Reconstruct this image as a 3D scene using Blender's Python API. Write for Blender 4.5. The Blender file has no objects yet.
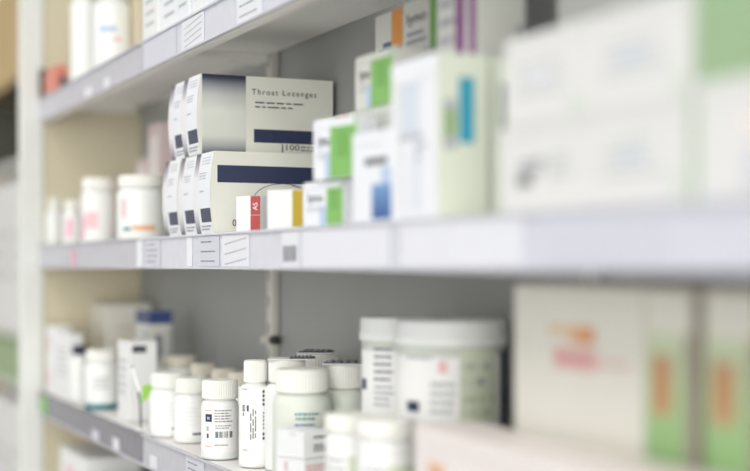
import bpy, bmesh, math, random
from mathutils import Vector, Matrix

random.seed(7)
scene = bpy.context.scene
COL = scene.collection

# ------------------------------------------------------------------ layout
EYE = 1.40                 # eye height above the floor
S, C = 0.4131, 0.9107      # sine / cosine of the angle between view axis and shelf run
F = 1400.0                 # focal length in pixels of a 750 wide frame
FRONT = 0.4645             # y of the shelf front edge
BACK = 0.645               # y of the back panel
X_END, X_RIGHT = -2.425, 0.55
JOINTS = [X_END, -1.749, -0.986, -0.223, X_RIGHT]
LEVELS = {'top': EYE + 0.2835, 'mid': EYE + 0.034, 'low': EYE - 0.216, 'under': EYE - 0.466}
GAP = 0.0004


def along(px, v):
    """x on the shelf of a point v metres behind the front edge, surveyed at photo column px"""
    k = (px - 375.0) / F
    d = (FRONT + v) / (S + k * C)
    return d * (-C + k * S)


def run(P, direction, px):
    """length from P along a floor direction until photo column px"""
    k = (px - 375.0) / F
    # (R - k D) is linear along the ray
    def g(x, y):
        return (x * S + y * C) - k * (-x * C + y * S)
    a = g(P[0], P[1])
    b = g(direction[0], direction[1])
    return -a / b


# ------------------------------------------------------------------ materials
def lin(h):
    h = h.lstrip('#')
    out = []
    for i in (0, 2, 4):
        c = int(h[i:i + 2], 16) / 255.0
        out.append(c / 12.92 if c <= 0.04045 else ((c + 0.055) / 1.055) ** 2.4)
    return (*out, 1.0)


MATS = {}


def mat(name, hexcol, rough=0.5, metal=0.0, var=0.03, scale=40.0, bump=0.0, spec=0.4):
    if name in MATS:
        return MATS[name]
    m = bpy.data.materials.new(name)
    m.use_nodes = True
    nt = m.node_tree
    b = nt.nodes['Principled BSDF']
    b.inputs['Roughness'].default_value = rough
    b.inputs['Metallic'].default_value = metal
    b.inputs['Specular IOR Level'].default_value = spec
    tc = nt.nodes.new('ShaderNodeTexCoord')
    nz = nt.nodes.new('ShaderNodeTexNoise')
    nz.inputs['Scale'].default_value = scale
    nz.inputs['Detail'].default_value = 3
    nt.links.new(tc.outputs['Object'], nz.inputs['Vector'])
    mix = nt.nodes.new('ShaderNodeMix')
    mix.data_type = 'RGBA'
    c = lin(hexcol)
    mix.inputs[6].default_value = tuple(max(0, x * (1 - var)) for x in c[:3]) + (1,)
    mix.inputs[7].default_value = tuple(min(1, x * (1 + var)) for x in c[:3]) + (1,)
    nt.links.new(nz.outputs['Fac'], mix.inputs[0])
    nt.links.new(mix.outputs[2], b.inputs['Base Color'])
    if bump:
        bp = nt.nodes.new('ShaderNodeBump')
        bp.inputs['Strength'].default_value = bump
        bp.inputs['Distance'].default_value = 0.002
        nt.links.new(nz.outputs['Fac'], bp.inputs['Height'])
        nt.links.new(bp.outputs['Normal'], b.inputs['Normal'])
    MATS[name] = m
    return m


def mat_ramp(name, stops, axis, lo, hi, rough=0.35, metal=0.0):
    """a printed colour blend along one object axis (ink on the carton)"""
    m = bpy.data.materials.new(name)
    m.use_nodes = True
    nt = m.node_tree
    b = nt.nodes['Principled BSDF']
    b.inputs['Roughness'].default_value = rough
    b.inputs['Metallic'].default_value = metal
    tc = nt.nodes.new('ShaderNodeTexCoord')
    sp = nt.nodes.new('ShaderNodeSeparateXYZ')
    mr = nt.nodes.new('ShaderNodeMapRange')
    mr.inputs['From Min'].default_value = lo
    mr.inputs['From Max'].default_value = hi
    cr = nt.nodes.new('ShaderNodeValToRGB')
    nt.links.new(tc.outputs['Object'], sp.inputs[0])
    nt.links.new(sp.outputs[axis], mr.inputs['Value'])
    nt.links.new(mr.outputs[0], cr.inputs[0])
    nt.links.new(cr.outputs[0], b.inputs['Base Color'])
    el = cr.color_ramp.elements
    while len(el) > 1:
        el.remove(el[-1])
    el[0].position, el[0].color = stops[0][0], lin(stops[0][1])
    for p, h in stops[1:]:
        e = el.new(p)
        e.color = lin(h)
    MATS[name] = m
    return m


def emit(name, hexcol, strength):
    m = bpy.data.materials.new(name)
    m.use_nodes = True
    b = m.node_tree.nodes['Principled BSDF']
    b.inputs['Emission Color'].default_value = lin(hexcol)
    b.inputs['Emission Strength'].default_value = strength
    MATS[name] = m
    return m


mat('card_white', 'ebecec', 0.42)
mat('card_bright', 'eceef3', 0.42)
mat('card_cool', 'e9ecf2', 0.42)
mat('card_cream', 'e3e1d6', 0.45)
mat('card_grey', 'd9dad3', 0.45)
mat('card_lozenge', 'e4e5db', 0.38)
mat('card_tan', 'd6c9ae', 0.5)
mat('card_pinkish', 'dcc8c6', 0.5)
mat('card_green_pale', 'e0e7d6', 0.45)
mat('card_green_dull', '9bb486', 0.45)
mat('card_brown_shade', 'a1968a', 0.5)
mat('card_foreground', 'e3e3e1', 0.45)
mat('card_rose', 'ebe3e0', 0.45)
mat('ink_navy', '343b58', 0.4)
mat('ink_grey', '8c8e96', 0.45)
mat('ink_darkgrey', '4c4f55', 0.45)
mat('ink_softgrey', 'b4b8bd', 0.45)
mat('ink_blue', '4e79ac', 0.4)
mat('ink_faintblue', 'd6dee8', 0.4)
mat('ink_faintgreen', 'cfdccb', 0.4)
mat('ink_logo', 'e3bdb8', 0.45)
mat('ink_logo_tan', 'e3c9a4', 0.45)
mat('ink_paleblue', 'b9cce6', 0.4)
mat('ink_deepblue', '2d4f86', 0.4)
mat('ink_teal', '3fa3bf', 0.4)
mat('ink_tealdark', '2c7f88', 0.4)
mat('ink_green', '84bb66', 0.4)
mat('ink_leaf', '74ad56', 0.4)
mat('ink_midgreen', '9cb890', 0.4)
mat('ink_red', 'b5524f', 0.4)
mat('ink_maroon', '7c2230', 0.4)
mat('ink_orange', 'e59a4c', 0.4)
mat('ink_softorange', 'e6b48e', 0.4)
mat('ink_brick', 'd9995f', 0.4)
mat('ink_softred', 'd99a98', 0.4)
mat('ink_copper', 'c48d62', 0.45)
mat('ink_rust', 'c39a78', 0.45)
mat('ink_gold', 'b9a136', 0.35)
mat('ink_purple', '8b4a86', 0.4)
mat('ink_pink', 'e6adc0', 0.4)
mat('ink_softpink', 'ecc4cc', 0.4)
mat('ink_coral', 'd98473', 0.4)
mat('plastic_white', 'f0f2f0', 0.33, var=0.015)
mat('plastic_cap', 'f0f0ea', 0.4, var=0.015)
mat('plastic_ivory', 'e2ddcd', 0.4)
mat('plastic_greenish', 'dfe4da', 0.35)
mat('plastic_blue', '3b4c80', 0.4)
mat('plastic_navy', '2f3650', 0.4)
mat('label_paper', 'f6f6f4', 0.5)
mat('label_green', 'd6dfc8', 0.5)
mat('foil', '9fa3a6', 0.35, 0.6, bump=0.3, scale=300)
mat('foil_dark', '3c4146', 0.4, 0.2)
mat('shelf_metal', 'f3f1ee', 0.45, 0.0, var=0.04, scale=8)
mat('back_metal', 'a1a3a0', 0.5, 0.0, var=0.05, scale=5)
mat('post_white', 'e4e6e2', 0.45)
mat('standard_metal', 'cfcec6', 0.4, 0.1)
mat('bolt_dark', '4b4a4a', 0.5, 0.3)
mat('bolt_light', 'd5d0c8', 0.5, 0.1)
mat('side_beige', 'd0c7ae', 0.55, var=0.05, scale=4)
mat('rail_dark', '8d8c9c', 0.25, var=0.18, scale=60, bump=0.15)
mat('rail_mid', 'c0c0ca', 0.25, var=0.12, scale=60, bump=0.15)
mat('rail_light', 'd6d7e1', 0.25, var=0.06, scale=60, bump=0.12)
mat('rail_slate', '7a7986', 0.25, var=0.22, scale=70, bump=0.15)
mat('ticket_paper', 'e6e7ee', 0.45)
mat('ticket_lilac', 'd2d3de', 0.4)
mat('ink_ticket', '74767e', 0.5)
mat('cabinet_tan', 'd0b483', 0.55, var=0.06, scale=6)
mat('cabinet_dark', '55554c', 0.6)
mat('leaf_plastic', '8cc63f', 0.35)
mat('floor_vinyl', 'cfcfcc', 0.4, var=0.08, scale=6)
mat('wall_paint', 'e6e3da', 0.7, var=0.02, scale=3)
mat('ceiling_paint', 'eeeeea', 0.8, var=0.02, scale=3)
mat('lamp_frame', 'e8e8e8', 0.4)
emit('lamp_glow', 'fffdf8', 3.6)
# metallic printed blends on the lozenge cartons (local z 0 .. 0.09)
mat_ramp('blend_side', [(0.0, '565b6a'), (0.10, 'a9adaf'), (0.24, 'dfe2db'), (0.55, 'e6e8e1'), (0.76, 'cbcfcb'),
                        (0.90, '8a8f98'), (0.97, '454b5e'), (1.0, '33384a')], 'Z', 0.0, 0.0895, 0.3, 0.15)
mat_ramp('blend_end', [(0.0, '3d3c4a'), (0.12, 'aeacb6'), (0.3, 'eeedf0'), (0.7, 'eeedf0'), (0.86, 'aeaab6'),
                       (1.0, '57505f')], 'Z', 0.0, 0.0895, 0.3, 0.1)
mat_ramp('blend_green_low', [(0.0, '86b56a'), (0.52, '95bb7d'), (0.66, 'abca92'), (0.85, 'cdd6b6'), (1.0, 'd6d0bc')], 'Z', 0.0, 0.2, 0.4)
mat_ramp('blend_blue', [(0.0, '2f5c9c'), (0.5, '6f98c8'), (1.0, 'e6ebf4')], 'Z', 0.005, 0.05, 0.4)


# ------------------------------------------------------------------ mesh builder
_text_cache = {}


def text_mesh(body, spacing=1.0):
    """triangles of a line of type, baseline at 0, height about 1"""
    key = (body, spacing)
    if key in _text_cache:
        return _text_cache[key]
    cu = bpy.data.curves.new('type', 'FONT')
    cu.body = body
    cu.resolution_u = 3
    cu.space_character = spacing
    cu.offset = 0.008
    ob = bpy.data.objects.new('type', cu)
    COL.objects.link(ob)
    dg = bpy.context.evaluated_depsgraph_get()
    me = bpy.data.meshes.new_from_object(ob.evaluated_get(dg))
    vs = [(v.co.x, v.co.y) for v in me.vertices]
    fs = [tuple(p.vertices) for p in me.polygons]
    COL.objects.unlink(ob)
    bpy.data.objects.remove(ob)
    bpy.data.curves.remove(cu)
    bpy.data.meshes.remove(me)
    x0 = min(v[0] for v in vs)
    x1 = max(v[0] for v in vs)
    vs = [(x - x0, y) for x, y in vs]
    _text_cache[key] = (vs, fs, x1 - x0)
    return _text_cache[key]


class MB:
    def __init__(self):
        self.v, self.f, self.m, self.sm = [], [], [], []
        self.mats = []

    def mi(self, m):
        m = MATS[m]
        if m not in self.mats:
            self.mats.append(m)
        return self.mats.index(m)

    def add(self, vs, fs, m, smooth=False, M=None):
        o = len(self.v)
        i = self.mi(m)
        for p in vs:
            self.v.append(tuple(M @ Vector(p)) if M else tuple(p))
        for f in fs:
            self.f.append(tuple(o + k for k in f))
            self.m.append(i)
            self.sm.append(smooth)

    def box(self, x0, x1, y0, y1, z0, z1, m, bev=0.0008, M=None):
        bm = bmesh.new()
        bmesh.ops.create_cube(bm, size=1.0)
        for v in bm.verts:
            v.co = Vector(((x0 + x1) / 2 + v.co.x * (x1 - x0), (y0 + y1) / 2 + v.co.y * (y1 - y0),
                           (z0 + z1) / 2 + v.co.z * (z1 - z0)))
        if bev:
            bmesh.ops.bevel(bm, geom=bm.edges[:], offset=bev, segments=2, profile=0.5, affect='EDGES')
        bm.verts.index_update()
        self.add([v.co[:] for v in bm.verts], [[v.index for v in f.verts] for f in bm.faces], m, False, M)
        bm.free()

    def lathe(self, prof, m, seg=48, ribs=None, M=None):
        """prof: list of (r, z); ribs: (z0, z1, depth) grooves every other segment"""
        vs, fs = [], []
        n = len(prof)
        for r, z in prof:
            for k in range(seg):
                a = 2 * math.pi * k / seg
                rr = r
                if ribs and ribs[0] <= z <= ribs[1] and k % 2:
                    rr = r - ribs[2]
                vs.append((rr * math.cos(a), rr * math.sin(a), z))
        for i in range(n - 1):
            for k in range(seg):
                k2 = (k + 1) % seg
                fs.append((i * seg + k, i * seg + k2, (i + 1) * seg + k2, (i + 1) * seg + k))
        fs.append(tuple(reversed(range(seg))))
        fs.append(tuple((n - 1) * seg + k for k in range(seg)))
        self.add(vs, fs, m, ribs is None, M)

    def tube(self, pts, r, m, seg=8):
        vs, fs = [], []
        for i, p in enumerate(pts):
            a = Vector(pts[max(0, i - 1)])
            b = Vector(pts[min(len(pts) - 1, i + 1)])
            t = (b - a).normalized()
            u = t.cross(Vector((0.3, 0.2, 0.93))).normalized()
            w = t.cross(u)
            for k in range(seg):
                an = 2 * math.pi * k / seg
                vs.append(Vector(p) + u * r * math.cos(an) + w * r * math.sin(an))
        for i in range(len(pts) - 1):
            for k in range(seg):
                k2 = (k + 1) % seg
                fs.append((i * seg + k, i * seg + k2, (i + 1) * seg + k2, (i + 1) * seg + k))
        fs.append(tuple(range(seg)))
        fs.append(tuple((len(pts) - 1) * seg + k for k in reversed(range(seg))))
        self.add([tuple(p) for p in vs], fs, m, True)

    def build(self, name, parent=None):
        me = bpy.data.meshes.new(name)
        me.from_pydata(self.v, [], self.f)
        for m in self.mats:
            me.materials.append(m)
        me.polygons.foreach_set('material_index', self.m)
        me.polygons.foreach_set('use_smooth', self.sm)
        me.update()
        o = bpy.data.objects.new(name, me)
        COL.objects.link(o)
        if parent:
            o.parent = parent
        return o


def tag(o, label, cat, group=None, kind=None):
    if label:
        o['label'] = label
    if cat:
        o['category'] = cat
    if group:
        o['group'] = group
    if kind:
        o['kind'] = kind
    return o


def empty(name, loc=(0, 0, 0), rz=0.0):
    o = bpy.data.objects.new(name, None)
    o.empty_display_size = 0.02
    o.location = loc
    o.rotation_euler = (0, 0, rz)
    COL.objects.link(o)
    return o


# ------------------------------------------------------------------ cartons
class Face:
    """printing surface on one side of a carton: u 0..1 left to right, t 0..1 bottom to top"""
    def __init__(self, mb, w, d, h, side, bulge=0.0):
        self.mb, self.w, self.d, self.h, self.side, self.b = mb, w, d, h, side, bulge
        self.len = w if side == 'front' else d

    def pt(self, u, t, off):
        if self.side == 'front':
            y = -self.b * (1 - (2 * t - 1) ** 2)
            return (-self.w / 2 + u * self.w, y - off, t * self.h)
        return (self.w / 2 + off, u * self.d, t * self.h)

    def patch(self, u0, u1, t0, t1, m, off=0.00025):
        n = 12 if self.b else 1
        n = max(1, int(n * (t1 - t0) + 0.999))
        vs, fs = [], []
        for i in range(n + 1):
            t = t0 + (t1 - t0) * i / n
            vs += [self.pt(u0, t, off), self.pt(u1, t, off)]
        for i in range(n):
            fs.append((2 * i, 2 * i + 1, 2 * i + 3, 2 * i + 2))
        self.mb.add(vs, fs, m)

    def lines(self, u0, u1, t0, t1, n, m, frac=0.45, off=0.00035, seed=1):
        """rows of unreadable small print: broken word blocks"""
        rnd = random.Random(seed)
        for i in range(n):
            tt = t1 - (t1 - t0) * (i + 0.5) / n
            hh = (t1 - t0) / n * frac / 2
            u = u0
            end = u1 - (u1 - u0) * rnd.uniform(0, 0.3)
            while u < end:
                L = (u1 - u0) * rnd.uniform(0.07, 0.22)
                self.patch(u, min(end, u + L), tt - hh, tt + hh, m, off)
                u += L + (u1 - u0) * 0.035

    def bars(self, u0, u1, t0, t1, n, m, seed=3):
        rnd = random.Random(seed)
        w = (u1 - u0) / n
        for i in range(n):
            if rnd.random() < 0.75:
                self.patch(u0 + i * w, u0 + i * w + w * rnd.uniform(0.3, 0.8), t0, t1, m, 0.00035)

    def text(self, body, u, t, width, m, height=None, off=0.00045, rot=False, spacing=1.0):
        vs, fs, L = text_mesh(body, spacing)
        sx = width / L
        sy = (height / 0.7) if height else sx
        out = []
        for x, y in vs:
            if rot:
                a, b = u - y * sy / self.len, t + x * sx / self.h
            else:
                a, b = u + x * sx / self.len, t + y * sy / self.h
            out.append(self.pt(a, b, off))
        self.mb.add(out, fs, m)


def carton(name, label, x, v, z, w, d, h, rz=0.0, m='card_white', printing=None, group=None, cat='carton',
           bulge=0.0, flap=False, corner='right'):
    """carton whose front right (or left) bottom corner stands at shelf x, depth v, height z"""
    mb = MB()
    if bulge:
        n = 14
        prof = [(-bulge * (1 - (2 * i / n - 1) ** 2), i / n * h) for i in range(n + 1)]
        vs = [(-w / 2, y, zz) for y, zz in prof] + [(w / 2, y, zz) for y, zz in prof]
        k = n + 1
        fs = [(i, i + k, i + k + 1, i + 1) for i in range(n)]
        vs += [(-w / 2, d, 0), (w / 2, d, 0), (w / 2, d, h), (-w / 2, d, h)]
        b0, b1, b2, b3 = 2 * k, 2 * k + 1, 2 * k + 2, 2 * k + 3
        fs.append((b1, b0, b3, b2))
        fs.append((0, b0, b1, k))
        fs.append((n, k + n, b2, b3))
        fs.append(tuple(reversed([b0] + list(range(0, k)) + [b3])) if False else tuple([b0] + [b3] + list(reversed(range(0, k)))))
        fs.append(tuple([b2, b1] + list(range(k, 2 * k))))
        mb.add(vs, fs, m)
    else:
        mb.box(-w / 2, w / 2, 0, d, 0, h, m, min(0.001, w * 0.05))
    if printing:
        printing(Face(mb, w, d, h, 'front', bulge), Face(mb, w, d, h, 'side'))
    o = mb.build(name)
    sgn = -1 if corner == 'right' else 1
    cx = x + sgn * math.cos(rz) * w / 2
    cy = FRONT + v + sgn * math.sin(rz) * w / 2
    o.location = (cx, cy, z + GAP)
    o.rotation_euler = (0, 0, rz)
    tag(o, label, cat, group)
    if flap:
        fb = MB()
        t = 0.0007
        fb.box(-w / 2 + 0.0012, w / 2 - 0.0012, 0.0012, d - 0.0012, h + 0.0002, h + 0.0002 + t, m, 0.0003)
        fb.box(-w / 2 + 0.003, w / 2 - 0.003, -t - 0.0002, -0.0002, h * 0.86, h - 0.001, m, 0.0003)
        fb.build('top_flap', o)
    return o


def fit(q, p, v, rz=0.0):
    """x of the nearer front corner at column p and the front width back to column q"""
    x = along(p, v)
    w = run((x, FRONT + v), (-math.cos(rz), -math.sin(rz)), q)
    return x, w


# ------------------------------------------------------------------ bottles and jars
def bend(mb, r, a0, rows, m, off=0.0005):
    """flat marks (x, z polygons) wrapped on a cylinder of radius r around angle a0"""
    for vs, fs in rows:
        out = []
        for x, zz in vs:
            a = a0 + x / r
            out.append(((r + off) * math.cos(a), (r + off) * math.sin(a), zz))
        mb.add(out, fs, m)


def rect(x0, x1, z0, z1):
    n = max(1, int((x1 - x0) / 0.004))
    vs, fs = [], []
    for i in range(n + 1):
        x = x0 + (x1 - x0) * i / n
        vs += [(x, z0), (x, z1)]
    for i in range(n):
        fs.append((2 * i, 2 * i + 2, 2 * i + 3, 2 * i + 1))
    return vs, fs


def print_rows(x0, x1, z0, z1, n, seed=1, frac=0.45):
    rnd = random.Random(seed)
    out = []
    for i in range(n):
        zc = z1 - (z1 - z0) * (i + 0.5) / n
        hh = (z1 - z0) / n * frac / 2
        x = x0
        end = x1 - (x1 - x0) * rnd.uniform(0, 0.25)
        while x < end:
            L = (x1 - x0) * rnd.uniform(0.08, 0.22)
            out.append(rect(x, min(end, x + L), zc - hh, zc + hh))
            x += L + (x1 - x0) * 0.04
    return out


def bar_rows(x0, x1, z0, z1, n, seed=1):
    rnd = random.Random(seed)
    w = (x1 - x0) / n
    return [rect(x0 + i * w, x0 + i * w + w * rnd.uniform(0.3, 0.8), z0, z1) for i in range(n) if rnd.random() < 0.8]


def bottle(name, label, x, v, z, r, h, cap_r, cap_h, group=None, body='plastic_white', cap='plastic_cap',
           shoulder=0.010, marks=None, cat='bottle', paper=True, label_z=(0.12, 0.80), ribs=True, base=None):
    """screw cap bottle; marks(list) are (material, rows) printed on the wrap label, x=0 facing the aisle eye"""
    t = empty(name, (x, FRONT + v, z + GAP))
    tag(t, label, cat, group)
    hb = h - cap_h
    neck = cap_r * 0.86
    mb = MB()
    sh = min(shoulder, hb * 0.25)
    prof = [(r - 0.0022, 0), (r - 0.0006, 0.0008), (r, 0.003), (r, hb - sh - 0.002)]
    for i in range(1, 7):
        a = i / 6 * math.pi / 2
        prof.append((neck + (r - neck) * math.cos(a), hb - sh - 0.002 + sh * math.sin(a)))
    prof += [(neck, hb + 0.001)]
    mb.lathe(prof, body, 48)
    mb.build('bottle_body', t)
    cb = MB()
    cp = [(cap_r - 0.0006, hb), (cap_r, hb + 0.0008), (cap_r, hb + 0.0022), (cap_r, hb + 0.0024), (cap_r, h - 0.0022),
          (cap_r - 0.0002, h - 0.0018), (cap_r - 0.001, h - 0.0005), (cap_r - 0.0024, h)]
    cb.lathe(cp, cap, 96, (hb + 0.0023, h - 0.002, 0.0006) if ribs else None)
    cb.build('cap', t)
    if marks is not None:
        face = math.atan2(-(FRONT + v), -x)       # towards the aisle viewer
        lb = MB()
        z0, z1 = label_z[0] * hb, label_z[1] * hb
        if paper:
            vs, fs = rect(-math.pi * r * 0.93, math.pi * r * 0.93, z0, z1)
            bend(lb, r, face, [(vs, fs)], 'label_paper', 0.0002)
        for mname, rows in marks:
            bend(lb, r, face, rows, mname)
        lb.build('wrap_label', t)
    if base:
        bb = MB()
        bb.lathe([(r + 0.0003, 0.001), (r + 0.0003, base[1])], base[0], 48)
        bb.build('base_band', t)
    return t


def tub(name, label, x, v, z, r, h, lid_h, marks, group=None, body='plastic_greenish', cat='tub', lid_out=0.0025):
    t = empty(name, (x, FRONT + v, z + GAP))
    tag(t, label, cat, group)
    hb = h - lid_h
    mb = MB()
    mb.lathe([(r * 0.93 - 0.002, 0), (r * 0.94, 0.002), (r * 0.985, hb * 0.6), (r, hb + 0.002)], body, 64)
    mb.build('tub_body', t)
    lb = MB()
    R = r + lid_out
    lb.lathe([(R - 0.0004, hb - 0.001), (R, hb), (R, hb + lid_h * 0.3), (R - 0.0008, hb + lid_h * 0.36), (R - 0.0008, h - 0.003),
              (R - 0.002, h - 0.0008), (R - 0.004, h), (R - 0.006, h - 0.001)], 'plastic_white', 64)
    lb.build('lid', t)
    face = math.atan2(-(FRONT + v), -x)
    pb = MB()
    rr = r * 1.0
    bend(pb, rr, face, [rect(-math.pi * r * 0.95, math.pi * r * 0.95, hb * 0.08, hb * 0.93)], 'label_paper', 0.0003)
    for mname, rows in marks:
        bend(pb, rr, face, rows, mname, 0.0007)
    pb.build('wrap_label', t)
    return t


# ------------------------------------------------------------------ the room
def struct(name, mb):
    o = mb.build(name)
    o['kind'] = 'structure'
    return o


mb = MB(); mb.box(-6.0, 3.0, -3.2, 1.2, -0.08, 0.0, 'floor_vinyl', 0); struct('floor', mb)
mb = MB(); mb.box(-6.0, 3.0, 1.2, 1.3, 0.0, 2.9, 'wall_paint', 0); struct('wall_back', mb)
mb = MB(); mb.box(-6.1, -6.0, -3.2, 1.3, 0.0, 2.9, 'wall_paint', 0); struct('wall_left', mb)
mb = MB(); mb.box(-6.0, 3.0, -3.2, 1.2, 2.9, 2.98, 'ceiling_paint', 0); struct('ceiling', mb)

for i, (lx, ly) in enumerate(((-2.6, -0.75), (-0.9, -0.75), (0.9, -0.75))):
    t = empty('ceiling_light', (lx, ly, 2.86))
    tag(t, 'flat square light panel on the ceiling above the aisle', 'light', 'ceiling lights over the aisle')
    mb = MB()
    for s in (-1, 1):
        mb.box(-0.62, 0.62, s * 0.60 - 0.02, s * 0.60 + 0.02, 0, 0.04, 'lamp_frame', 0)
        mb.box(s * 0.60 - 0.02, s * 0.60 + 0.02, -0.58, 0.58, 0, 0.04, 'lamp_frame', 0)
    mb.build('frame', t)
    mb = MB(); mb.box(-0.58, 0.58, -0.58, 0.58, 0.01, 0.035, 'lamp_glow', 0); mb.build('diffuser', t)

# ------------------------------------------------------------------ the shelving unit
unit = empty('shelving_unit', (0, 0, 0))
tag(unit, 'long white metal shelving unit with grey back panels and price rails along its shelf fronts', 'shelving')

mb = MB()
mb.box(X_END - 0.028, X_END - 0.001, 0.437, 0.475, 0.0, EYE + 0.75, 'post_white', 0.002)
mb.build('upright', unit)
mb = MB()
mb.box(X_END - 0.028, X_END - 0.004, 0.476, BACK + 0.01, 0.0, EYE + 0.75, 'side_beige', 0.001)
mb.build('side_panel', unit)
mb = MB(); mb.box(X_RIGHT + 0.001, X_RIGHT + 0.035, 0.41, BACK + 0.01, 0.0, EYE + 0.75, 'post_white', 0.002); mb.build('upright', unit)
for a, b in zip(JOINTS[:-1], JOINTS[1:]):
    mb = MB(); mb.box(a + 0.0005, b - 0.0005, BACK, BACK + 0.012, 0.0, EYE + 0.75, 'back_metal', 0); mb.build('back_panel', unit)
for j in JOINTS[1:-1]:
    s = MB()
    s.box(j + 0.004, j + 0.024, BACK - 0.012, BACK - 0.0005, 0.0, EYE + 0.75, 'standard_metal', 0.002)
    for k in range(60):                       # slots punched in the standard
        zz = 0.05 + k * 0.035
        s.box(j + 0.0125, j + 0.0155, BACK - 0.0123, BACK - 0.011, zz, zz + 0.014, 'bolt_dark', 0)
    st = s.build('bracket_standard', unit)
    b1 = MB()
    M = Matrix.Translation((j + 0.030, BACK - 0.004, EYE - 0.098)) @ Matrix.Rotation(math.pi / 2, 4, 'X')
    b1.lathe([(0.0055, 0), (0.0055, 0.010), (0.004, 0.012), (0.001, 0.0125)], 'bolt_dark', 24, None, M)
    b1.build('bolt', st)
    b2 = MB()
    M = Matrix.Translation((j - 0.004, BACK - 0.004, EYE - 0.099)) @ Matrix.Rotation(math.pi / 2, 4, 'X')
    b2.lathe([(0.006, 0), (0.006, 0.010), (0.004, 0.012), (0.001, 0.0125)], 'bolt_light', 24, None, M)
    b2.build('bolt', st)

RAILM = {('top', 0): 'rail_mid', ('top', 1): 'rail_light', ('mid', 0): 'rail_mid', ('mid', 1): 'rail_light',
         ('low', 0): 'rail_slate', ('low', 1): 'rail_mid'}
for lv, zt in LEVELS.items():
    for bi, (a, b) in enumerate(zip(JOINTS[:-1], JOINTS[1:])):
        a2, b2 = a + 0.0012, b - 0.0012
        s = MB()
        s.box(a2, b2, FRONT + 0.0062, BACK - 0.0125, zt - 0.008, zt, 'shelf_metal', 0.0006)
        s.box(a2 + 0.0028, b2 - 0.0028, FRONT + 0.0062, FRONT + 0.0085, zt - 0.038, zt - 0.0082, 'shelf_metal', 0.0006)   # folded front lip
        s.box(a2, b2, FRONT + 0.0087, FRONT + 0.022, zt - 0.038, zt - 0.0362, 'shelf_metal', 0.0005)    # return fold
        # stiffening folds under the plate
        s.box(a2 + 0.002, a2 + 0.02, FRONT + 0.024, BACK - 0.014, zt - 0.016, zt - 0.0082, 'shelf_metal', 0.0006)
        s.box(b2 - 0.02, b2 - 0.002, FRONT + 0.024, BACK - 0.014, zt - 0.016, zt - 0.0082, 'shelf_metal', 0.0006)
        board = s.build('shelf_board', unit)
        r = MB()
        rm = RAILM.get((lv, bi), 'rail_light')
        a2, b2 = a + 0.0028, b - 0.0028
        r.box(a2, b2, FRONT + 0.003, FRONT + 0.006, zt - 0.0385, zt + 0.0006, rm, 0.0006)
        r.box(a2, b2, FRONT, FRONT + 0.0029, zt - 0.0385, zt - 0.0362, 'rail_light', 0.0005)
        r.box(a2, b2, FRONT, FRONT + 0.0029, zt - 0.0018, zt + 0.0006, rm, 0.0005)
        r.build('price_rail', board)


# ------------------------------------------------------------------ price tickets in the rails
def ticket(lv, px0, px1, label, m='ticket_paper', lines=None, slant=False, tall=0.033, bars=False, group=None):
    x0, x1 = along(px0, 0.002), along(px1, 0.002)
    w = x1 - x0
    zt = LEVELS[lv] - 0.0357
    mb = MB()
    mb.box(-w / 2, w / 2, -0.0004, 0.0004, 0, tall, m, 0)
    f = Face(mb, w, 0.0008, tall, 'front')
    f.b = 0.0

    def pt(u, t, off):
        return (-w / 2 + u * w, -0.0004 - off, t * tall)
    f.pt = pt
    if lines:
        for i in range(lines):
            t = 0.82 - 0.64 * i / max(1, lines - 1)
            if slant:
                vs = [pt(0.12, t - 0.12, .0002), pt(0.92, t + 0.06, .0002), pt(0.92, t + 0.08, .0002), pt(0.12, t - 0.100, .0002)]
                mb.add(vs, [(0, 1, 2, 3)], 'ink_ticket')
            else:
                f.lines(0.12, 0.88, t - 0.05, t + 0.05, 1, 'ink_ticket', 0.4, 0.0002, i + 2)
    if bars:
        f.bars(0.1, 0.9, 0.15, 0.6, 22, 'ink_ticket')
    o = mb.build('price_ticket')
    o.location = ((x0 + x1) / 2, FRONT + 0.0021, zt)
    tag(o, label, 'ticket', group)
    return o


ticket('top', 182, 204, 'white price ticket with slanting printed lines in the upper rail', 'ticket_paper', 4, True)
ticket('top', 237, 262, 'price ticket with printed lines in the upper rail at the picture top edge', 'ticket_paper', 3)
ticket('top', 144, 176, 'plain lilac price card in the upper rail just right of the joint', 'ticket_lilac')
ticket('top', 104, 110, 'small white price tag in the upper rail above the beige side panel', 'ticket_paper', tall=0.014)
ticket('top', 85, 92, 'small white price tag nearest the red carton in the upper rail', 'ticket_paper', tall=0.014)
ticket('mid', 199, 219, 'price ticket with short dark dashes under the stacked lozenge boxes', 'ticket_lilac', 3)
ticket('mid', 222, 249, 'white price ticket with slanting lines below the red-ended carton', 'ticket_paper', 3, True)
ticket('mid', 282, 299, 'price ticket with fine bars below the gold-ended carton', 'ticket_paper', None, bars=True)
ticket('mid', 302, 389, 'long blank white card in the middle rail below the green-banded cartons', 'ticket_paper')
ticket('mid', 400, 522, 'long blank white card in the middle rail below the pale green carton', 'ticket_paper')
ticket('mid', 540, 655, 'long pale lilac card in the middle rail below the large white cartons', 'ticket_lilac')
ticket('mid', 136.8, 142.2, 'white cover strip over the rail joint at the middle shelf', 'card_bright', tall=0.034)
ticket('mid', 145, 160, 'narrow printed price ticket in the middle rail beside the joint', 'ticket_lilac', 4)
ticket('mid', 187, 192, 'slim bright white sliver of card in the middle rail', 'card_bright')
ticket('low', 186, 204, 'price ticket with printed lines in the lower rail below the small pill bottles', 'ticket_lilac', 4)
ticket('low', 150, 157, 'small white price tag in the lower rail right of the joint', 'ticket_paper', tall=0.016)
ticket('low', 113, 119, 'small white price tag in the dark lower rail left of the joint', 'ticket_paper', tall=0.016)
ticket('low', 92, 99, 'second small pale tag in the dark lower rail', 'ticket_lilac', tall=0.014)
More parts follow.
